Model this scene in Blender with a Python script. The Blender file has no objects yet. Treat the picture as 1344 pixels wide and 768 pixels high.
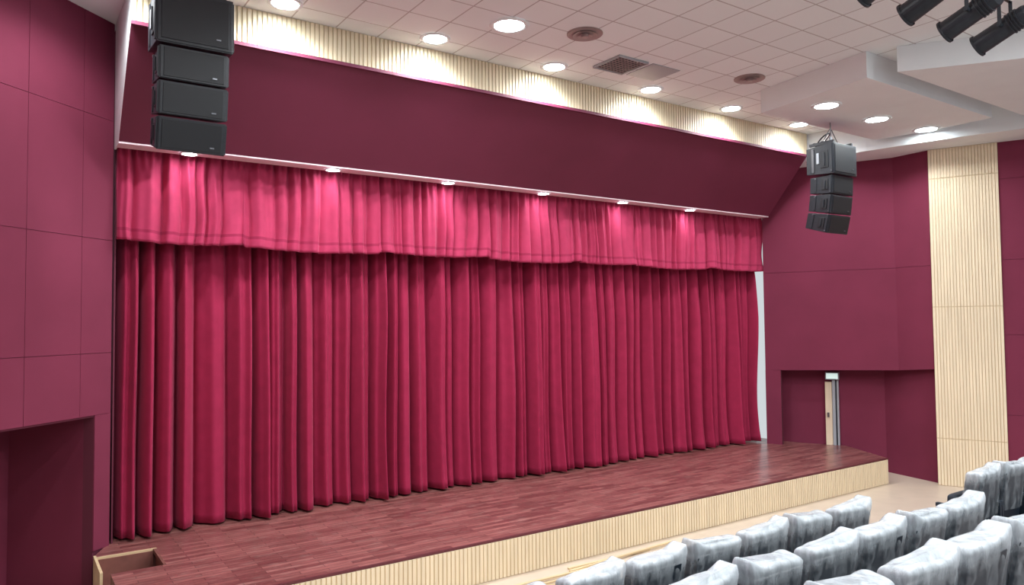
import bpy, bmesh, math, random
from mathutils import Vector, Matrix, noise
random.seed(7)
scene = bpy.context.scene
try:
    scene.view_settings.view_transform = 'Standard'
    scene.view_settings.look = 'None'
except Exception:
    pass
CZ = 3.32      # eye height above hall floor
ST = 0.51      # stage height
CE = 7.30      # ceiling height

# ------------------------------------------------------------ materials
def lin(c):
    r = []
    for v in c:
        v /= 255.0
        r.append(v/12.92 if v <= .04045 else ((v+.055)/1.055)**2.4)
    return (r[0], r[1], r[2], 1)

def mat(name, col, rough=.6, metal=0, noise_scale=None, noise_amt=.1, bump=0, bump_scale=60, sheen=0, spec=.5, stretch=(1,1,1)):
    m = bpy.data.materials.new(name); m.use_nodes = True
    nt = m.node_tree; b = nt.nodes['Principled BSDF']
    b.inputs['Base Color'].default_value = lin(col)
    b.inputs['Roughness'].default_value = rough
    b.inputs['Metallic'].default_value = metal
    b.inputs['Specular IOR Level'].default_value = spec
    if sheen:
        b.inputs['Sheen Weight'].default_value = sheen
        b.inputs['Sheen Roughness'].default_value = .4
        b.inputs['Sheen Tint'].default_value = lin((255,160,190))
    tc = nt.nodes.new('ShaderNodeTexCoord'); mp = nt.nodes.new('ShaderNodeMapping')
    mp.inputs['Scale'].default_value = stretch
    nt.links.new(tc.outputs['Object'], mp.inputs['Vector'])
    if noise_scale:
        n = nt.nodes.new('ShaderNodeTexNoise'); n.inputs['Scale'].default_value = noise_scale
        n.inputs['Detail'].default_value = 4
        nt.links.new(mp.outputs['Vector'], n.inputs['Vector'])
        r = nt.nodes.new('ShaderNodeValToRGB')
        c = lin(col)
        r.color_ramp.elements[0].position = .3; r.color_ramp.elements[1].position = .7
        r.color_ramp.elements[0].color = tuple(max(0, x*(1-noise_amt)) for x in c[:3])+(1,)
        r.color_ramp.elements[1].color = tuple(min(1, x*(1+noise_amt)) for x in c[:3])+(1,)
        nt.links.new(n.outputs['Fac'], r.inputs['Fac'])
        nt.links.new(r.outputs['Color'], b.inputs['Base Color'])
    if bump:
        n2 = nt.nodes.new('ShaderNodeTexNoise'); n2.inputs['Scale'].default_value = bump_scale
        nt.links.new(mp.outputs['Vector'], n2.inputs['Vector'])
        bp = nt.nodes.new('ShaderNodeBump'); bp.inputs['Strength'].default_value = bump
        bp.inputs['Distance'].default_value = .01
        nt.links.new(n2.outputs['Fac'], bp.inputs['Height'])
        nt.links.new(bp.outputs['Normal'], b.inputs['Normal'])
    return m

def emit(name, col, s):
    m = bpy.data.materials.new(name); m.use_nodes = True
    b = m.node_tree.nodes['Principled BSDF']
    b.inputs['Base Color'].default_value = lin(col)
    b.inputs['Emission Color'].default_value = lin(col)
    b.inputs['Emission Strength'].default_value = s
    return m

M_WALL = mat('maroon_acoustic_fabric', (120,47,70), .85, noise_scale=1.5, noise_amt=.06, bump=.15, bump_scale=300, spec=.25)
M_WALLD = mat('maroon_joint', (100,37,57), .9)
M_FASC = mat('maroon_fascia_paint', (114,44,68), .6, noise_scale=1.2, noise_amt=.05, spec=.35)
M_TRIM = mat('magenta_trim', (108,36,66), .6)
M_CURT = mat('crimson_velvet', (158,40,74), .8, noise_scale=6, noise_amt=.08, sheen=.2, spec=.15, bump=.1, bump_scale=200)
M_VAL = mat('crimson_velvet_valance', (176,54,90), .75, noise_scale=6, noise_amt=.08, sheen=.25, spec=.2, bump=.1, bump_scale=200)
M_HEM = mat('crimson_hem', (152,40,75), .8, sheen=.2, spec=.2)
M_NOSE = mat('stage_nosing', (96,40,48), .5)
M_WHITE = mat('white_plaster', (236,241,242), .8, noise_scale=2, noise_amt=.02)
M_SOFF = mat('white_soffit', (225,205,212), .7)
M_SLAT = mat('pale_oak_slat', (236,220,190), .5, noise_scale=14, noise_amt=.08, stretch=(1,1,.08))
M_SLATB = mat('oak_slat_groove', (218,198,162), .7)
M_FLOOR = mat('beige_vinyl_floor', (206,190,172), .38, noise_scale=2.2, noise_amt=.06, bump=.05, bump_scale=8)
M_CARP = mat('riser_carpet', (120,112,110), .95, noise_scale=40, noise_amt=.2, bump=.4)
M_BLACK = mat('black_paint', (38,42,48), .4, noise_scale=20, noise_amt=.15, bump=.1, bump_scale=150)
M_GRILL = mat('black_grille', (24,27,32), .5)
M_METAL = mat('dull_steel', (120,122,128), .35, metal=.9)
M_LIGHTWOOD = mat('bare_timber', (214,190,150), .6, noise_scale=10, noise_amt=.12, stretch=(.1,1,1))
M_BROWN = mat('brown_plywood', (120,74,66), .6, noise_scale=8, noise_amt=.15)
M_CHAIR = mat('charcoal_upholstery', (36,46,56), .7, noise_scale=30, noise_amt=.12, bump=.2)
M_CHPL = mat('chair_shell', (30,40,50), .3)
M_DOOR = mat('birch_door', (230,212,184), .5, noise_scale=6, noise_amt=.08, stretch=(1,1,.1))
M_GREY = mat('grey_frame', (165,170,176), .4)
M_LED = emit('led_disc', (236,250,255), 44)
M_SIGN = emit('exit_sign_glow', (205,232,226), .8)
M_DIFF = mat('diffuser_ring', (176,158,156), .5)

def stage_mat():
    m = bpy.data.materials.new('stage_red_planks'); m.use_nodes = True
    nt = m.node_tree; b = nt.nodes['Principled BSDF']
    tc = nt.nodes.new('ShaderNodeTexCoord')
    br = nt.nodes.new('ShaderNodeTexBrick')
    br.inputs['Scale'].default_value = 1
    br.inputs['Brick Width'].default_value = .62
    br.inputs['Row Height'].default_value = .085
    br.inputs['Mortar Size'].default_value = .004
    br.inputs['Mortar'].default_value = lin((80,44,44))
    br.inputs['Color1'].default_value = lin((170,110,104))
    br.inputs['Color2'].default_value = lin((124,70,68))
    nt.links.new(tc.outputs['Object'], br.inputs['Vector'])
    mp = nt.nodes.new('ShaderNodeMapping'); mp.inputs['Scale'].default_value = (1.5,22,1)
    nt.links.new(tc.outputs['Object'], mp.inputs['Vector'])
    n = nt.nodes.new('ShaderNodeTexNoise'); n.inputs['Scale'].default_value = 2.5; n.inputs['Detail'].default_value = 6
    nt.links.new(mp.outputs['Vector'], n.inputs['Vector'])
    r = nt.nodes.new('ShaderNodeValToRGB')
    r.color_ramp.elements[0].position = .35; r.color_ramp.elements[0].color = (.55,.53,.53,1)
    r.color_ramp.elements[1].position = .7; r.color_ramp.elements[1].color = (1.0,1.0,1.0,1)
    nt.links.new(n.outputs['Fac'], r.inputs['Fac'])
    mx = nt.nodes.new('ShaderNodeMixRGB'); mx.blend_type = 'MULTIPLY'; mx.inputs['Fac'].default_value = .8
    nt.links.new(br.outputs['Color'], mx.inputs['Color1']); nt.links.new(r.outputs['Color'], mx.inputs['Color2'])
    n3 = nt.nodes.new('ShaderNodeTexNoise'); n3.inputs['Scale'].default_value = 4.0; n3.inputs['Detail'].default_value = 10
    n3.inputs['Roughness'].default_value = .75
    mp3 = nt.nodes.new('ShaderNodeMapping'); mp3.inputs['Scale'].default_value = (.6,3,1)
    nt.links.new(tc.outputs['Object'], mp3.inputs['Vector']); nt.links.new(mp3.outputs['Vector'], n3.inputs['Vector'])
    r3 = nt.nodes.new('ShaderNodeValToRGB')
    r3.color_ramp.elements[0].position = .52; r3.color_ramp.elements[0].color = (0,0,0,1)
    r3.color_ramp.elements[1].position = .78; r3.color_ramp.elements[1].color = (.55,.55,.55,1)
    nt.links.new(n3.outputs['Fac'], r3.inputs['Fac'])
    mx2 = nt.nodes.new('ShaderNodeMixRGB')
    nt.links.new(r3.outputs['Color'], mx2.inputs['Fac'])
    nt.links.new(mx.outputs['Color'], mx2.inputs['Color1'])
    mx2.inputs['Color2'].default_value = lin((200,168,158))
    nt.links.new(mx2.outputs['Color'], b.inputs['Base Color'])
    # dusty varnish: gloss varies across the boards
    rr = nt.nodes.new('ShaderNodeMapRange'); rr.inputs['To Min'].default_value=.26; rr.inputs['To Max'].default_value=.46
    nt.links.new(n3.outputs['Fac'], rr.inputs['Value']); nt.links.new(rr.outputs['Result'], b.inputs['Roughness'])
    b.inputs['Coat Weight'].default_value = .3
    b.inputs['Coat Roughness'].default_value = .2
    return m
M_STAGE = stage_mat()

def tile_mat():
    m = bpy.data.materials.new('ceiling_tiles'); m.use_nodes = True
    nt = m.node_tree; b = nt.nodes['Principled BSDF']
    tc = nt.nodes.new('ShaderNodeTexCoord')
    br = nt.nodes.new('ShaderNodeTexBrick'); br.offset = 0; br.squash = 1
    br.inputs['Scale'].default_value = 1
    br.inputs['Brick Width'].default_value = .6
    br.inputs['Row Height'].default_value = .6
    br.inputs['Mortar Size'].default_value = .010
    br.inputs['Mortar'].default_value = lin((186,184,184))
    br.inputs['Color1'].default_value = lin((240,246,247))
    br.inputs['Color2'].default_value = lin((234,240,241))
    nt.links.new(tc.outputs['Object'], br.inputs['Vector'])
    nt.links.new(br.outputs['Color'], b.inputs['Base Color'])
    b.inputs['Roughness'].default_value = .75
    return m
M_TILE = tile_mat()

def plastic_mat():
    m = bpy.data.materials.new('wrinkled_clear_plastic'); m.use_nodes = True
    nt = m.node_tree; b = nt.nodes['Principled BSDF']
    b.inputs['Base Color'].default_value = lin((222,232,238))
    b.inputs['Roughness'].default_value = .12
    b.inputs['Specular IOR Level'].default_value = 1.0
    tr = nt.nodes.new('ShaderNodeBsdfTransparent')
    mix = nt.nodes.new('ShaderNodeMixShader')
    tc = nt.nodes.new('ShaderNodeTexCoord')
    mp = nt.nodes.new('ShaderNodeMapping'); mp.inputs['Scale'].default_value=(2.2,2.2,.7)
    mp.inputs['Rotation'].default_value=(.2,.35,0)
    nt.links.new(tc.outputs['Object'], mp.inputs['Vector'])
    n = nt.nodes.new('ShaderNodeTexNoise'); n.inputs['Scale'].default_value = 5; n.inputs['Detail'].default_value = 9
    n.inputs['Distortion'].default_value = .6; n.inputs['Roughness'].default_value=.65
    nt.links.new(mp.outputs['Vector'], n.inputs['Vector'])
    sep = nt.nodes.new('ShaderNodeSeparateXYZ'); nt.links.new(tc.outputs['Object'], sep.inputs['Vector'])
    mr = nt.nodes.new('ShaderNodeMapRange')
    mr.inputs['From Min'].default_value = .86; mr.inputs['From Max'].default_value = 1.0
    mr.inputs['To Min'].default_value = -.22; mr.inputs['To Max'].default_value = .28
    nt.links.new(sep.outputs['Z'], mr.inputs['Value'])
    ad = nt.nodes.new('ShaderNodeMath'); ad.operation = 'ADD'
    nt.links.new(n.outputs['Fac'], ad.inputs[0]); nt.links.new(mr.outputs['Result'], ad.inputs[1])
    r = nt.nodes.new('ShaderNodeValToRGB')
    r.color_ramp.elements[0].position = .25; r.color_ramp.elements[0].color = (.05,.05,.05,1)
    r.color_ramp.elements[1].position = .86; r.color_ramp.elements[1].color = (.80,.80,.80,1)
    nt.links.new(ad.outputs[0], r.inputs['Fac'])
    nt.links.new(r.outputs['Color'], mix.inputs['Fac'])
    nt.links.new(tr.outputs[0], mix.inputs[1]); nt.links.new(b.outputs[0], mix.inputs[2])
    nt.links.new(mix.outputs[0], nt.nodes['Material Output'].inputs['Surface'])
    bp = nt.nodes.new('ShaderNodeBump'); bp.inputs['Strength'].default_value = .7; bp.inputs['Distance'].default_value = .02
    nt.links.new(n.outputs['Fac'], bp.inputs['Height']); nt.links.new(bp.outputs['Normal'], b.inputs['Normal'])
    return m
M_PLAS = plastic_mat()

# ------------------------------------------------------------ mesh helpers
class MB:
    def __init__(s): s.v=[]; s.f=[]; s.m=[]; s.mats=[]
    def mi(s, m):
        if m not in s.mats: s.mats.append(m)
        return s.mats.index(m)
    def add(s, vs, fs, m):
        o=len(s.v); k=s.mi(m)
        s.v += [tuple(v) for v in vs]
        for f in fs: s.f.append(tuple(i+o for i in f)); s.m.append(k)
    def box(s, c, d, m, M=None, rot=None):
        x,y,z=d[0]/2,d[1]/2,d[2]/2
        vs=[Vector(p) for p in [(-x,-y,-z),(x,-y,-z),(x,y,-z),(-x,y,-z),(-x,-y,z),(x,-y,z),(x,y,z),(-x,y,z)]]
        if rot is not None: vs=[rot@v for v in vs]
        vs=[v+Vector(c) for v in vs]
        if M is not None: vs=[M@v for v in vs]
        s.add(vs,[(0,3,2,1),(4,5,6,7),(0,1,5,4),(1,2,6,5),(2,3,7,6),(3,0,4,7)],m)
    def prism(s, poly, z0, z1, m, mside=None):
        n=len(poly)
        a=sum(poly[i][0]*poly[(i+1)%n][1]-poly[(i+1)%n][0]*poly[i][1] for i in range(n))
        if a<0: poly=poly[::-1]
        vs=[(p[0],p[1],z0) for p in poly]+[(p[0],p[1],z1) for p in poly]
        s.add(vs,[tuple(range(n-1,-1,-1)),tuple(range(n,2*n))],m)
        s.add(vs,[(i,(i+1)%n,n+(i+1)%n,n+i) for i in range(n)],mside or m)
    def cyl(s, p, q, r0, r1, m, n=20, cap=True):
        p=Vector(p); q=Vector(q); d=(q-p).normalized()
        u=d.orthogonal().normalized(); w=d.cross(u)
        vs=[]
        for c,r in ((p,r0),(q,r1)):
            for i in range(n):
                a=2*math.pi*i/n; vs.append(c+u*math.cos(a)*r+w*math.sin(a)*r)
        fs=[(i,(i+1)%n,n+(i+1)%n,n+i) for i in range(n)]
        if cap: fs+= [tuple(range(n-1,-1,-1)),tuple(range(n,2*n))]
        s.add(vs,fs,m)
    def wallseg(s, p, q, z0, z1, th, m, side=1):
        d=Vector((q[0]-p[0],q[1]-p[1])).normalized(); nrm=Vector((-d.y,d.x))*side*th
        s.prism([p,q,(q[0]+nrm.x,q[1]+nrm.y),(p[0]+nrm.x,p[1]+nrm.y)],z0,z1,m)
    def obj(s, name, parent=None, smooth=False, bevel=0, loc=None):
        me=bpy.data.meshes.new(name)
        me.from_pydata(s.v,[],s.f)
        for m in s.mats: me.materials.append(m)
        for i,p in enumerate(me.polygons): p.material_index=s.m[i]; p.use_smooth=smooth
        me.update()
        o=bpy.data.objects.new(name,me); scene.collection.objects.link(o)
        if parent: o.parent=parent
        if loc: o.location=loc
        if bevel:
            b=o.modifiers.new('b','BEVEL'); b.width=bevel; b.segments=2; b.limit_method='ANGLE'
        return o

def empty(name, loc=(0,0,0)):
    e=bpy.data.objects.new(name,None); e.location=loc; e.empty_display_size=.1
    scene.collection.objects.link(e); return e

# ------------------------------------------------------------ key plan points
P0=(14.31,10.70); PJ=(14.45,10.40); P1=(15.45,8.25); P2=(15.40,7.50)
sd=Vector((.4,-.916)).normalized()
P3=(P2[0]+sd.x*12, P2[1]+sd.y*12)
L0=(1.15,10.90); ld=Vector((-.739,-.674))
def LP(t): return (L0[0]+ld.x*t, L0[1]+ld.y*t)
L1=LP(6)
T0=.04

# ------------------------------------------------------------ floor
b=MB(); b.prism([(-4,-5),(20.5,-5),(20.5,13),(-4,13)],-.2,0,M_FLOOR); b.obj('floor')

# ------------------------------------------------------------ ceiling
b=MB(); b.prism([(-4,-5),(20.5,-5),(20.5,9.38),(-4,9.38)],CE,CE+.2,M_TILE); b.obj('ceiling')
b=MB(); b.prism([(-4,9.38),(20.5,9.38),(20.5,13),(-4,13)],CE+.001,CE+.2,M_WHITE); b.obj('ceiling_over_stage')
b=MB()
inner=[(14.18,10.6),(14.2,9.4),(14.35,8.2),(14.6,7.15),(14.85,6.3),(15.95,3.6),(17.9,-1.0)]
outer=[(18.9,-.7),(P2[0],P2[1]),(P1[0],P1[1]),(14.36,10.6)]
b.prism(inner+outer,6.72,CE-.001,M_WHITE); b.obj('trim_1')
b=MB(); b.prism([(10.5,5.95),(14.55,5.95),(14.55,7.05),(14.32,8.0),(10.75,8.0)],6.90,CE-.002,M_WHITE); b.obj('ceiling_slab')
b=MB(); b.prism([(10.7,5.6),(14.9,5.6),(15.6,4.0),(16.2,2.4),(13.2,2.2)],6.92,CE-.002,M_WHITE); b.obj('ceiling_slab')

# ------------------------------------------------------------ left wall (splayed) with recess
def panels(b, org, d, ts, zs, m, off, skip=None, gap=.008, th=.02, nrm=None):
    n=Vector(nrm)
    for i in range(len(ts)-1):
        for j in range(len(zs)-1):
            a=Vector(org)+Vector(d)*(ts[i]+gap/2); c=Vector(org)+Vector(d)*(ts[i+1]-gap/2)
            poly=[tuple(a),tuple(c),tuple(c+n*th),tuple(a+n*th)]
            b.prism(poly,zs[j]+gap/2,zs[j+1]-gap/2,m)
nL=Vector((.674,-.739))
OZ=2.20
b=MB()
def LW(t0,t1,z0,z1,m=M_WALLD,th=.15):
    p=LP(t0);q=LP(t1)
    b.prism([p,q,(q[0]-nL.x*th,q[1]-nL.y*th),(p[0]-nL.x*th,p[1]-nL.y*th)],z0,z1,m)
LW(T0,6,OZ,CE); LW(T0,.30,0,OZ)
ts=[T0,.54,1.334,2.13,2.92,3.71,4.5,5.29,6.0]
panels(b,L0,ld,ts,[OZ,2.98,4.43,6.0,CE],M_WALL,0,nrm=nL,gap=.006,th=.018)
b.prism([LP(T0),LP(.30),(LP(.30)[0]+nL.x*.018,LP(.30)[1]+nL.y*.018),(LP(T0)[0]+nL.x*.018,LP(T0)[1]+nL.y*.018)],ST,OZ,M_WALL)
def LQ(t,dep): p=LP(t); return (p[0]-nL.x*dep,p[1]-nL.y*dep)
b.prism([LQ(.2,1.3),LQ(6,1.3),LQ(6,1.4),LQ(.2,1.4)],0,OZ,M_WALL)
b.prism([LQ(.2,.15),LQ(.30,.15),LQ(.30,1.3),LQ(.2,1.3)],0,OZ,M_WALL)
b.prism([LQ(5.9,.0),LQ(6.0,.0),LQ(6.0,1.3),LQ(5.9,1.3)],0,OZ,M_WALL)
b.prism([LQ(.2,.0),LQ(6,.0),LQ(6,1.4),LQ(.2,1.4)],OZ-.02,OZ+.1,M_WALLD)
b.obj('wall_left')
b=MB(); b.prism([L1,(L1[0],-5),(L1[0]-.15,-5),(L1[0]-.15,L1[1])],0,CE,M_WALL); b.obj('wall_left_hall')

# ------------------------------------------------------------ right walls
b=MB()
f1=Vector((P1[0]-P0[0],P1[1]-P0[1])); f1l=f1.length; f1=f1/f1l
nR=Vector((f1.y,-f1.x));
if nR.x>0: nR=-nR
def skew(p,q,z0p,z0q,z1,m,th=.12,n=nR):
    o=(-n.x*th,-n.y*th)
    vs=[(p[0],p[1],z0p),(q[0],q[1],z0q),(q[0],q[1],z1),(p[0],p[1],z1)]
    vs+=[(v[0]+o[0],v[1]+o[1],v[2]) for v in vs]
    b.add(vs,[(0,1,2,3),(7,6,5,4),(0,4,5,1),(1,5,6,2),(2,6,7,3),(3,7,4,0)],m)
skew(P0,PJ,0,0,CE,M_WALLD)
skew(PJ,P1,2.17,2.23,CE,M_WALLD)
n2=Vector((-1,.05)).normalized()
skew(P1,P2,2.23,2.29,CE,M_WALLD,n=n2)
def inset(p,q,z0p,z0q,z1,n,g=.003):
    P=Vector(p)+n*.012; Q=Vector(q)+n*.012; d=(Q-P).normalized()*g; P=P+d; Q=Q-d
    skew(tuple(P),tuple(Q),z0p+g,z0q+g,z1-g,M_WALL,th=.012,n=n)
inset(P0,PJ,0,0,2.17,nR,0)
inset(P0,P1,2.17,2.23,4.38,nR)
inset(P0,P1,4.38,4.38,CE,nR)
inset(P1,P2,2.23,2.29,4.38,n2); inset(P1,P2,4.38,4.38,CE,n2)
b.obj('wall_stage_right')
b=MB()
A0=(14.80,10.85); A1=(15.80,8.76); A2=(15.52,7.48)
b.wallseg(A0,A1,0,2.3,.1,M_WALL,1)
b.wallseg(A1,A2,0,2.3,.1,M_WALL,1)
b.prism([(P0[0]+.12,P0[1]),PJ,P1,P2,A2,A1,A0],2.30,2.4,M_WALLD)
b.obj('wall_alcove')
b=MB()
nS=Vector((sd.y,-sd.x));
if nS.x>0: nS=-nS
PS=(P2[0]+sd.x*1.18,P2[1]+sd.y*1.18)
b.prism([P2,P3,(P3[0]-nS.x*.15,P3[1]-nS.y*.15),(P2[0]-nS.x*.15,P2[1]-nS.y*.15)],0,CE,M_WALLD)
panels(b,PS,sd,[0,1.2,2.4,3.6,4.8,6,7.2,8.4,9.6,10.7],[0,1.45,2.98,4.43,6.0,CE],M_WALL,0,nrm=nS,gap=.006)
b.obj('wall_right')
b=MB()
Q0=Vector(P2)+nS*.002
b.prism([tuple(Q0),tuple(Q0+sd*1.18),tuple(Q0+sd*1.18+nS*.04),tuple(Q0+nS*.04)],0,6.72,M_SLATB)
N=22; w=1.18/N
for zz0,zz1 in ((0,.93),(.93,3.54),(3.54,6.12),(6.12,6.72)):
    for i in range(N):
        a=Q0+nS*.04+sd*(i*w+.006); c=a+sd*(w-.012)
        b.prism([tuple(a),tuple(c),tuple(c+nS*.016),tuple(a+nS*.016)],zz0+.008,zz1-.008,M_SLAT)
b.obj('slatted_wood_pilaster')

b=MB(); b.prism([(13.6,11.60),(15.1,11.60),(15.1,11.7),(13.6,11.7)],ST,CE,M_WHITE); b.obj('wall_stage_return')
b=MB(); b.prism([(-1,12.2),(15.4,12.2),(15.4,12.3),(-1,12.3)],0,CE,M_WALLD); b.obj('wall_back')

# ------------------------------------------------------------ fascia over the proscenium
X0,X1=1.14,14.15
YB,ZB,YT,ZT=10.42,5.63,9.40,6.82
b=MB()
prof=[(YB,ZB),(YT,ZT),(YT,CE-.002),(10.70,CE-.002),(10.70,ZB)]
def extr(prof,x0,x1,m,mcap):
    n=len(prof)
    vs=[(x0,y,z) for y,z in prof]+[(x1,y,z) for y,z in prof]
    b.add(vs,[tuple(range(n))],mcap); b.add(vs,[tuple(range(2*n-1,n-1,-1))],mcap)
    for i in range(n):
        j=(i+1)%n
        b.add(vs,[(i,n+i,n+j,j)],m[i])
extr(prof,X0,X1,[M_FASC,M_SLATB,M_WHITE,M_WHITE,M_SOFF],M_WHITE)
b.box(((X0+X1)/2,YB-.005,ZB+.012),(X1-X0,.02,.03),M_SOFF)
b.box((X0+.01,10.78,(ZB+CE)/2),(.02,.16,CE-ZB-.01),M_WHITE)
b.obj('proscenium_fascia')
b=MB(); b.box(((X0+X1)/2,YT-.025,ZT+.0),(X1-X0+.0,.04,.045),M_TRIM); b.obj('trim_2')
b=MB()
N=210; w=(X1-X0)/N
for i in range(N): b.box((X0+(i+.5)*w,YT-.010,(ZT+CE)/2+.01),(w*.7,.014,CE-ZT-.03),M_SLAT)
b.obj('slatted_wood_frieze')
b=MB(); b.prism([(1.16,10.93),(1.18,10.93),(1.18,11.5),(1.16,11.5)],ST,CE,M_WALLD); b.obj('wall_proscenium_left')

# ------------------------------------------------------------ stage
b=MB()
back=12.2
poly=[(1.02,8.15),(14.70,8.15),(15.42,9.47),(15.0,10.3),(14.75,back),(1.13,back),(1.13,10.94),(.93,10.46),(.93,10.38),(1.60,10.38),(1.60,9.60),(1.02,9.60)]
b.prism(poly,0,ST,M_STAGE,M_BROWN)
b.obj('stage_floor')
b=MB()
b.box(((1.02+14.70)/2,8.14,ST-.012),(13.70,.03,.03),M_NOSE)
b.box(((1.02+14.70)/2,8.135,ST/2-.015),(13.66,.02,ST-.03),M_SLATB)
N=230; w=13.64/N
for i in range(N): b.box((1.04+(i+.5)*w,8.120,ST/2-.01),(w*.7,.016,ST-.04),M_SLAT)
b.obj('stage_front_cladding')
b=MB()
b.box((1.27,10.365,ST-.02),(.68,.03,.05),M_LIGHTWOOD)
b.box((1.585,9.98,ST-.02),(.03,.74,.05),M_BROWN)
b.box((.93,10.0,.27),(.03,.76,.53),M_LIGHTWOOD)
b.box((1.26,9.98,.16),(.62,.74,.03),M_BROWN)
b.box((1.26,10.34,.33),(.62,.02,.32),M_BROWN)
b.obj('stage_pocket_frame')

# ------------------------------------------------------------ curtains
def cloth(name,x0,x1,y,z0,z1,wmin,wmax,A,seed,m,dx,nz,topgather,hem=None,sect=None,hemm=None,fineamt=.12,shp=.62,drift=.06,wide=.15,flare=0):
    rnd=random.Random(seed); xs=[x0]; amp=[]
    while xs[-1]<x1:
        xs.append(xs[-1]+rnd.uniform(wmin,wmax)*(1.4 if rnd.random()<wide else 1)); amp.append((rnd.uniform(.6,1.1),rnd.uniform(.22,.78),rnd.random(),rnd.uniform(0,.16)))
    nx=int((x1-x0)/dx)
    # uneven widths of the overlapping valance sections
    secs=[x0]
    if sect:
        rs=random.Random(21)
        while secs[-1]<x1: secs.append(secs[-1]+sect*rs.uniform(.75,1.2))
    def off(x,s):
        xx=x+drift*s*noise.noise(Vector((x*.9,seed,s*1.2)))*1.6
        xx=max(x0,min(x1-1e-4,xx))
        lo,hi=0,len(xs)-1
        while hi-lo>1:
            mid=(lo+hi)//2
            if xs[mid]<=xx: lo=mid
            else: hi=mid
        k=lo; t=(xx-xs[k])/(xs[k+1]-xs[k]); a,pk,ph,se=amp[k]
        u = t/pk*.5 if t<pk else .5+(t-pk)/(1-pk)*.5
        rd = math.sin(math.pi*u)**shp
        a2=a*(1+.25*noise.noise(Vector((k*3.1,seed,s*2.0))))
        dep = A*a2*rd
        sec = A*se*math.sin(4*math.pi*t+ph*6)*math.sin(math.pi*t)
        fine = A*fineamt*noise.noise(Vector((x*7,seed*3,s*.7)))
        g = topgather+(1-topgather)*min(1,s*2.2)**.8
        g *= 1+flare*max(0,(s-.75)/.25)**2
        gat = (1-min(1,s*3.5))*A*.22*math.sin(x*60+3*noise.noise(Vector((x*2,0,seed))))
        return -(dep+sec)*g-fine-gat
    vs=[];bb=MB(); bb.mi(m)
    if hemm: bb.mi(hemm)
    for j in range(nz+1):
        s=j/nz
        for i in range(nx+1):
            x=x0+(x1-x0)*i/nx
            o=off(x,s)
            zb=z0+.012*noise.noise(Vector((x*2.2,5,seed)))
            if sect:
                q=0
                while q<len(secs)-2 and secs[q+1]<=x: q+=1
                ph=(x-secs[q])/(secs[q+1]-secs[q])
                zb-= .035*math.sin(math.pi*min(1,ph))+(.028 if q%2 else 0)
                o+= -.075*(1-ph)**3*s
            else:
                zb+= .015*(-o/A)
            z=z1+(zb-z1)*s
            if hem and s>1-hem: o-=.006
            vs.append((x,y+o,z))
    W=nx+1
    bb.v=vs
    hr = [int(nz*(1-hem)) ] if (hem and hemm) else []
    for j in range(nz):
        for i in range(nx):
            bb.f.append((j*W+i,(j+1)*W+i,(j+1)*W+i+1,j*W+i+1)); bb.m.append(1 if (hemm and j in hr) else 0)
    o=bb.obj(name,smooth=True)
    so=o.modifiers.new('s','SOLIDIFY'); so.thickness=.006
    return o
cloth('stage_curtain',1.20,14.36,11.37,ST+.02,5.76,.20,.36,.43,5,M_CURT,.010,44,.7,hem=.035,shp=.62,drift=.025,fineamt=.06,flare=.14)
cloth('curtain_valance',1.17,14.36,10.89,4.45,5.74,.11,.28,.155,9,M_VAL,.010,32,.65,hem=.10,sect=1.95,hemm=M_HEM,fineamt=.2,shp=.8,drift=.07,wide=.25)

# ------------------------------------------------------------ lights
def downlight(x,y,z,r,power,spot=2.4,name='recessed_downlight',blend=.6):
    e=empty(name,(x,y,z))
    b=MB()
    n=28; vs=[]
    for rr,zz in ((r*1.28,-.002),(r*1.24,-.016),(r,-.018),(r*.93,-.004)):
        for i in range(n):
            a=2*math.pi*i/n; vs.append((rr*math.cos(a),rr*math.sin(a),zz))
    fs=[(k*n+i,(k+1)*n+i,(k+1)*n+(i+1)%n,k*n+(i+1)%n) for k in range(3) for i in range(n)]
    b.add(vs,fs,M_WHITE); b.obj('bezel',parent=e,smooth=True)
    b=MB(); b.cyl((0,0,-.012),(0,0,-.004),r*.93,r*.93,M_LED,n=28); b.obj('led_panel',parent=e)
    if power:
        l=bpy.data.lights.new('lamp','SPOT'); l.energy=power; l.spot_size=spot; l.spot_blend=blend
        l.shadow_soft_size=r; l.color=(.95,.98,1)
        o=bpy.data.objects.new('lamp',l); scene.collection.objects.link(o); o.parent=e; o.location=(0,0,-.03)
    return e
for k in range(7): downlight(.70+2.1*k if k else .9,9.0,CE,.17,300,2.75)
downlight(5.51,8.05,CE,.21,340,2.6); downlight(3.45,8.05,CE,.21,340,2.6)
for x in (2.0,4.0,5.97,7.93,9.85,11.75): downlight(x,10.55,ZB-.002,.10,19,3.0,name='soffit_downlight',blend=1)
for x,y in ((11.3,7.12),(12.85,7.12),(14.35,7.0)): downlight(x,y,6.90,.19,120,2.7)
for x in (-1,3,7,11):  # unseen fill lamps added over the audience to brighten curtain and walls
    for y in (4.2,0.6,-3):
        if x==11 and y==4.2: continue
        if x==7 and y==4.2: continue
        e=downlight(x,y,CE,.25,0,name='hall_fill_light')
        l=bpy.data.lights.new('lamp','AREA'); l.shape='DISK'; l.size=.5; l.color=(.96,.98,1)
        l.energy={-1:70,3:90,7:200,11:280}[x]
        o=bpy.data.objects.new('lamp',l); scene.collection.objects.link(o); o.parent=e; o.location=(0,0,-.04)

w=bpy.data.worlds.new('world'); scene.world=w; w.use_nodes=True
w.node_tree.nodes['Background'].inputs[0].default_value=(.90,.96,1,1)
w.node_tree.nodes['Background'].inputs[1].default_value=.70

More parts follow.
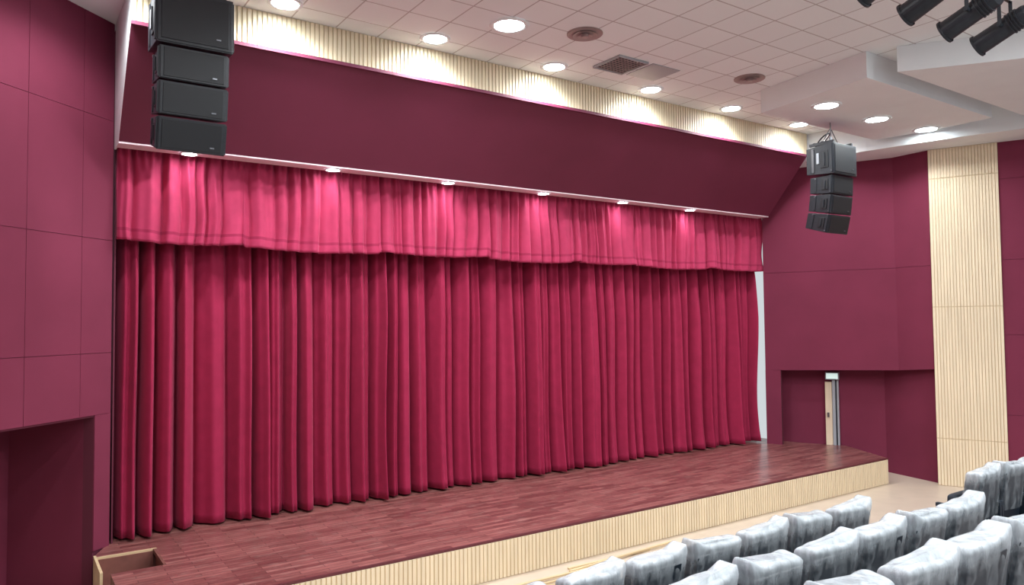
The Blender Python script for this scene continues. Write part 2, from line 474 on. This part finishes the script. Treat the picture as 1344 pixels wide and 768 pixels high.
# ------------------------------------------------------------ ceiling fittings
b=MB()
gx,gy=7.8,8.35
b.box((gx,gy,CE-.008),(.6,.6,.014),M_GRILL)
for i in range(9):
    b.box((gx-.26+i*.065,gy,CE-.020),(.006,.56,.012),M_DIFF); b.box((gx,gy-.26+i*.065,CE-.020),(.56,.006,.012),M_DIFF)
for s in (-1,1):
    b.box((gx+s*.29,gy,CE-.02),(.03,.6,.03),M_GREY); b.box((gx,gy+s*.29,CE-.02),(.6,.03,.03),M_GREY)
b.obj('air_grille')
b=MB(); b.box((8.5,8.35,CE-.006),(.6,.6,.01),M_GREY); b.obj('ceiling_access_panel')
for x,y in ((6.55,7.72),(10.06,7.7)):
    b=MB(); n=32
    for k,(r,z) in enumerate(((.24,-.02),(.17,-.035),(.10,-.05))):
        vs=[]
        for rr,zz in ((r,z),(r-.05,z+.018)):
            for i in range(n):
                a=2*math.pi*i/n; vs.append((rr*math.cos(a),rr*math.sin(a),zz))
        b.add(vs,[(i,n+i,n+(i+1)%n,(i+1)%n) for i in range(n)],M_DIFF)
    b.cyl((0,0,-.012),(0,0,-.001),.25,.25,M_DIFF,n=n)
    b.cyl((0,0,-.055),(0,0,-.01),.045,.05,M_DIFF,n=n)
    b.obj('round_ceiling_diffuser',loc=(x,y,CE))

# ------------------------------------------------------------ line arrays
def speaker_box(b,M,w,h,d,big):
    hb=h*.84
    pts=[(-d/2,-h/2),(d/2,-hb/2),(d/2,hb/2),(-d/2,h/2)]
    vs=[Vector((-w/2,y,z)) for y,z in pts]+[Vector((w/2,y,z)) for y,z in pts]
    b.add([M@v for v in vs],[(3,2,1,0),(4,5,6,7),(0,1,5,4),(1,2,6,5),(2,3,7,6),(3,0,4,7)],M_BLACK)
    f=-d/2
    b.box((0,f-.006,0),(w*.97,.012,h*.96),M_BLACK,M)
    b.box((0,f-.014,0),(w*.88,.014,h*.86),M_GRILL,M)
    b.box((w*.30,f-.026,-h*.30),(.05,.006,.018),M_METAL,M)
    for s in (-1,1):
        x=s*(w/2+.006)
        b.box((x,-d*.18,0),(.014,d*.30,h*.55),M_GRILL,M)
        b.box((x+s*.012,-d*.18,0),(.02,.03,h*.42),M_BLACK,M)
        b.box((x,d*.25,0),(.012,.05,h*.78),M_METAL if big else M_BLACK,M)
        b.box((x,f+.03,0),(.02,.035,h*.92),M_BLACK,M)
        b.box((x+s*.004,d*.25,h*.36),(.016,.03,.03),M_METAL,M)
        b.box((x+s*.004,f+.03,-h*.40),(.018,.02,.02),M_METAL,M)
        if big: b.box((x+s*.002,d*.06,h*.05),(.014,.05,h*.35),M_GREY,M)
def line_array(x,y,ztop,yaw,sc=1.0,angs=(0,3,8,14)):
    e=empty('line_array_speaker',(x,y,ztop)); e.rotation_euler=(0,0,yaw)
    pos=Vector((0,0,0)); 
    for k,a in enumerate(angs):
        w,h,d=((.78,.60,.56) if k==0 else (.70,.355,.46))
        w*=sc;h*=sc;d*=sc
        R=Matrix.Rotation(math.radians(a),4,'X')
        c=pos+R@Vector((0,0,-h/2))
        b=MB(); speaker_box(b,Matrix.Translation(c)@R,w,h,d,k==0)
        b.obj('cabinet_%d'%(k+1),parent=e,bevel=.008)
        pos=pos+R@Vector((0,0,-h-.002))
    b=MB()
    for s in (-1,1): b.box((s*.3*sc,0,.03),(.04,.52*sc,.05),M_BLACK)
    b.box((0,0,.045),(.62*sc,.05,.05),M_BLACK); b.box((0,.15,.045),(.62*sc,.04,.04),M_BLACK)
    top=CE-ztop
    b.box((0,0,.12),(.05,.03,.12),M_METAL)
    for s in (-1,1): b.cyl((s*.28*sc,0,.05),(s*.03,0,min(top,.32)),.008,.008,M_METAL,n=8)
    b.cyl((0,0,.1),(0,0,top),.01,.01,M_METAL,n=8)
    b.obj('rigging_frame',parent=e)
    cu=bpy.data.curves.new('cable','CURVE'); cu.dimensions='3D'; cu.bevel_depth=.012
    sp=cu.splines.new('BEZIER'); P=[(.1,.24,-.2),(.2,.3,.1),(.05,.05,.28),(-.22,.1,.12),(-.3,.25,-.3)]
    sp.bezier_points.add(len(P)-1)
    for q,p in zip(sp.bezier_points,P): q.co=[c*sc for c in p]; q.handle_left_type=q.handle_right_type='AUTO'
    cu.materials.append(M_BLACK)
    o=bpy.data.objects.new('cable',cu); scene.collection.objects.link(o); o.parent=e
line_array(1.66,8.75,CZ+3.62,0)
line_array(12.36,7.72,CZ+3.13,0,.93)

# ------------------------------------------------------------ stage spotlights on a bar
b=MB(); YL=3.3; ZL=CZ+2.98
b.cyl((5.8,YL,ZL+.47),(10.6,YL,ZL+.47),.025,.025,M_BLACK)
for x in (6.6,8.1,10.2): b.cyl((x,YL,ZL+.47),(x,YL,CE),.012,.012,M_BLACK,n=8)
b.obj('lighting_bar')
for x in (6.25,7.0,7.75,8.45):
    e=empty('stage_spotlight',(x,YL,ZL)); a=math.radians(22)
    R=Matrix.Rotation(-a,4,'X')
    b=MB(); L=.3
    b.cyl(R@Vector((0,-L*.7,0)),R@Vector((0,L,0)),.098,.105,M_BLACK,n=28,cap=False)
    b.cyl(R@Vector((0,L,0)),R@Vector((0,L-.02,0)),.12,.12,M_BLACK,n=28,cap=False)
    b.cyl(R@Vector((0,L-.001,0)),R@Vector((0,L-.03,0)),.12,.094,M_BLACK,n=28,cap=False)
    b.cyl(R@Vector((0,L-.08,0)),R@Vector((0,L-.1,0)),.094,.094,M_GREY,n=28)
    b.cyl(R@Vector((0,-L*.7,0)),R@Vector((0,-L,0)),.098,.055,M_BLACK,n=28)
    b.cyl(R@Vector((0,-L,0)),R@Vector((0,-L-.03,0)),.05,.05,M_BLACK,n=16)
    for k in range(4): b.cyl(R@Vector((0,-.15+k*.03,0)),R@Vector((0,-.14+k*.03,0)),.112,.112,M_BLACK,n=28)
    b.obj('can',parent=e,smooth=False)
    b=MB()
    for s in (-1,1): b.box((s*.135,0,.14),(.008,.035,.32),M_BLACK); b.cyl((s*.10,0,0),(s*.16,0,0),.02,.02,M_BLACK,n=12)
    b.box((0,0,.30),(.28,.035,.008),M_BLACK); b.box((0,0,.37),(.04,.05,.13),M_BLACK)
    b.box((0,-.034,.465),(.05,.012,.075),M_BLACK); b.box((0,.034,.465),(.05,.012,.075),M_BLACK); b.box((0,0,.435),(.05,.07,.012),M_BLACK)
    b.obj('yoke_and_clamp',parent=e)

# ------------------------------------------------------------ door and exit sign in the alcove
aw=Vector((A1[0]-A0[0],A1[1]-A0[1])).normalized(); an=Vector((-aw.y,aw.x))
if an.x>0: an=-an
def AP(t,o=0): v=Vector(A0)+aw*t+an*(o+.01); return (v.x,v.y)
td=1.22
b=MB()
b.prism([AP(td-.10,.0),AP(td+.04,.0),AP(td+.04,.07),AP(td-.10,.07)],ST,ST+1.40,M_DOOR)
b.prism([AP(td+.05,.0),AP(td+.11,.0),AP(td+.11,.09),AP(td+.05,.09)],ST,ST+1.44,M_GREY)
b.prism([AP(td+.14,.0),AP(td+.18,.0),AP(td+.18,.06),AP(td+.14,.06)],ST,ST+1.44,M_GREY)
b.prism([AP(td+.10,.0),AP(td+.15,.0),AP(td+.15,.02),AP(td+.10,.02)],ST,ST+1.42,M_CHPL)
b.prism([AP(td-.06,.08),AP(td-.02,.08),AP(td-.02,.11),AP(td-.06,.11)],ST+.62,ST+.72,M_METAL)
b.obj('door_1')
b=MB()
b.prism([AP(td-.08,.0),AP(td+.20,.0),AP(td+.20,.15),AP(td-.08,.15)],ST+1.46,ST+1.62,M_GREY)
b.prism([AP(td-.06,.15),AP(td+.18,.15),AP(td+.18,.155),AP(td-.06,.155)],ST+1.48,ST+1.60,M_SIGN)
b.obj('exit_sign')

# ------------------------------------------------------------ timber battens lying on the floor
b=MB()
rnd=random.Random(4)
for i in range(7):
    x=6.3+rnd.uniform(-.5,1.0); y=7.5+i*.06; l=rnd.uniform(1.3,2.2)
    R=Matrix.Rotation(rnd.uniform(-.08,.10),3,'Z')
    b.box((x,y,.012+.022*(i%2)),(l,.035,.022),M_LIGHTWOOD,rot=R)
b.obj('timber_battens')

# ------------------------------------------------------------ seating risers
tiers=[(3.35,4.45,.66),(2.40,3.349,.88),(1.42,2.399,1.13),(.5,1.419,1.38),(-2.5,.499,1.66)]
for y0,y1,z in tiers:
    b=MB()
    xr=P2[0]+(P2[1]-y1)*.4367-.12
    b.prism([(-3.1,y0),(xr,y0),(xr,y1),(-3.1,y1)],0,z,M_CARP)
    b.obj('floor_riser')

# ------------------------------------------------------------ chairs
def shell(a,bd,z0,z1,rec,seed=None,amp=0,nseg=56,nr=18,openb=False,ex=.28,y0=0,bulge=0,cr=.04,flare=0):
    vs=[];fs=[]
    rings=[]
    for j in range(nr+1):
        s=j/nr; rings.append((z0+(z1-z0-cr)*s,0))
    for k in range(1,7):
        an_=k/6*math.pi/2; rings.append((z1-cr+cr*math.sin(an_),cr*(1-math.cos(an_))))
    for z,ins in rings:
        fl=1+flare*(1-(z-z0)/(z1-z0))
        for i in range(nseg):
            t=2*math.pi*i/nseg; c=math.cos(t); sn=math.sin(t)
            x=math.copysign(abs(c)**ex,c)*(a-ins); y=math.copysign(abs(sn)**ex,sn)*(bd*fl-min(ins,bd*.7))
            if bulge and sn>0: y+=bulge*math.exp(-((z-.86)/.09)**2)
            zz=z
            if amp:
                p=Vector((x*4+seed*7.3,y*4,z*3)); nn=noise.noise(p)+.8*(abs(noise.noise(p*2.6))-.2)+.4*(abs(noise.noise(p*7))-.2)
                f=1+amp*nn; x*=f; y*=1+amp*2.8*nn; zz=z+amp*.5*noise.noise(Vector((x*5,y*5,seed)))
            vs.append((x,y+y0-(z-.5)*rec,zz))
    R=len(rings)
    for j in range(R-1):
        for i in range(nseg): fs.append((j*nseg+i,j*nseg+(i+1)%nseg,(j+1)*nseg+(i+1)%nseg,(j+1)*nseg+i))
    top=(R-1)*nseg
    fs.append(tuple(top+i for i in range(nseg)))
    if not openb: fs.append(tuple(nseg-1-i for i in range(nseg)))
    return vs,fs
def chair_body():
    b=MB()
    vs,fs=shell(.240,.06,.40,.99,.16,bulge=.02); b.add(vs,fs,M_CHAIR)
    vs,fs=shell(.230,.02,.36,.94,.16,y0=-.075,cr=.02); b.add(vs,fs,M_CHPL)
    vs,fs=shell(.225,.06,.30,.72,.05,y0=.16); b.add(vs,fs,M_CHAIR)
    o=b.obj('upholstery',smooth=True); me1=o.data; bpy.data.objects.remove(o)
    b=MB()
    for s in (-1,1):
        b.box((s*.272,.04,.30),(.04,.34,.56),M_CHPL)
        b.box((s*.272,.08,.60),(.05,.42,.04),M_CHAIR)
        b.box((s*.272,.04,.015),(.045,.38,.03),M_CHPL)
    b.box((0,.03,.33),(.52,.06,.05),M_CHPL)
    o=b.obj('frame'); me2=o.data; bpy.data.objects.remove(o)
    return me1,me2
ME1,ME2=chair_body()
covers=[]
for k in range(5):
    b=MB()
    vs,fs=shell(.248,.088,.50,1.006,.16,seed=k+1,amp=.042,openb=True,y0=-.012,ex=.28,nseg=96,nr=30,flare=.2)
    cx=-.22 if k%2 else .2
    nv=[]
    for v in vs:
        v=Vector(v); dd=math.hypot(v.x-cx,(v.z-1.0)*1.3)
        if dd<.07 and v.z>.93: v.z+=.055*(1-dd/.07); v.x+=.03*(1 if cx>0 else -1)*(1-dd/.07)
        nv.append(tuple(v))
    b.add(nv,fs,M_PLAS)
    o=b.obj('plastic_cover',smooth=True); covers.append(o.data); bpy.data.objects.remove(o)
cnt=0
def chair(x,y,z,c=True):
    global cnt
    e=empty('auditorium_chair',(x,y,z)); e.rotation_euler=(0,0,random.uniform(-.03,.03))
    for n,me in (('upholstery',ME1),('frame',ME2)):
        o=bpy.data.objects.new(n,me); scene.collection.objects.link(o); o.parent=e
    if c:
        o=bpy.data.objects.new('plastic_cover',covers[cnt%5]); scene.collection.objects.link(o); o.parent=e
    cnt+=1
for k in range(7): chair(6.22-.6*k,3.90,.66)
for k in range(5): chair(8.82+.62*k,3.90,.66)
for k in range(7): chair(6.2-.6*k,2.94,.88)
for k in range(2): chair(8.82+.62*k,2.94,.88)
for k in range(7): chair(6.15-.6*k,2.02,1.13)

# ------------------------------------------------------------ camera
cam=bpy.data.cameras.new('camera'); co=bpy.data.objects.new('camera',cam); scene.collection.objects.link(co)
cam.sensor_width=36; cam.lens=970/1344*36; cam.clip_end=200
th=math.radians(34.4); p=math.radians(2.3); ro=math.radians(.57)
f=Vector((math.sin(th)*math.cos(p),math.cos(th)*math.cos(p),math.sin(p)))
r=Vector((math.cos(th),-math.sin(th),0)); u=r.cross(f)
r2=r*math.cos(ro)-u*math.sin(ro); u2=u*math.cos(ro)+r*math.sin(ro)
M=Matrix((r2,u2,-f)).transposed().to_4x4(); M.translation=Vector((0,0,CZ))
co.matrix_world=M
scene.camera=co
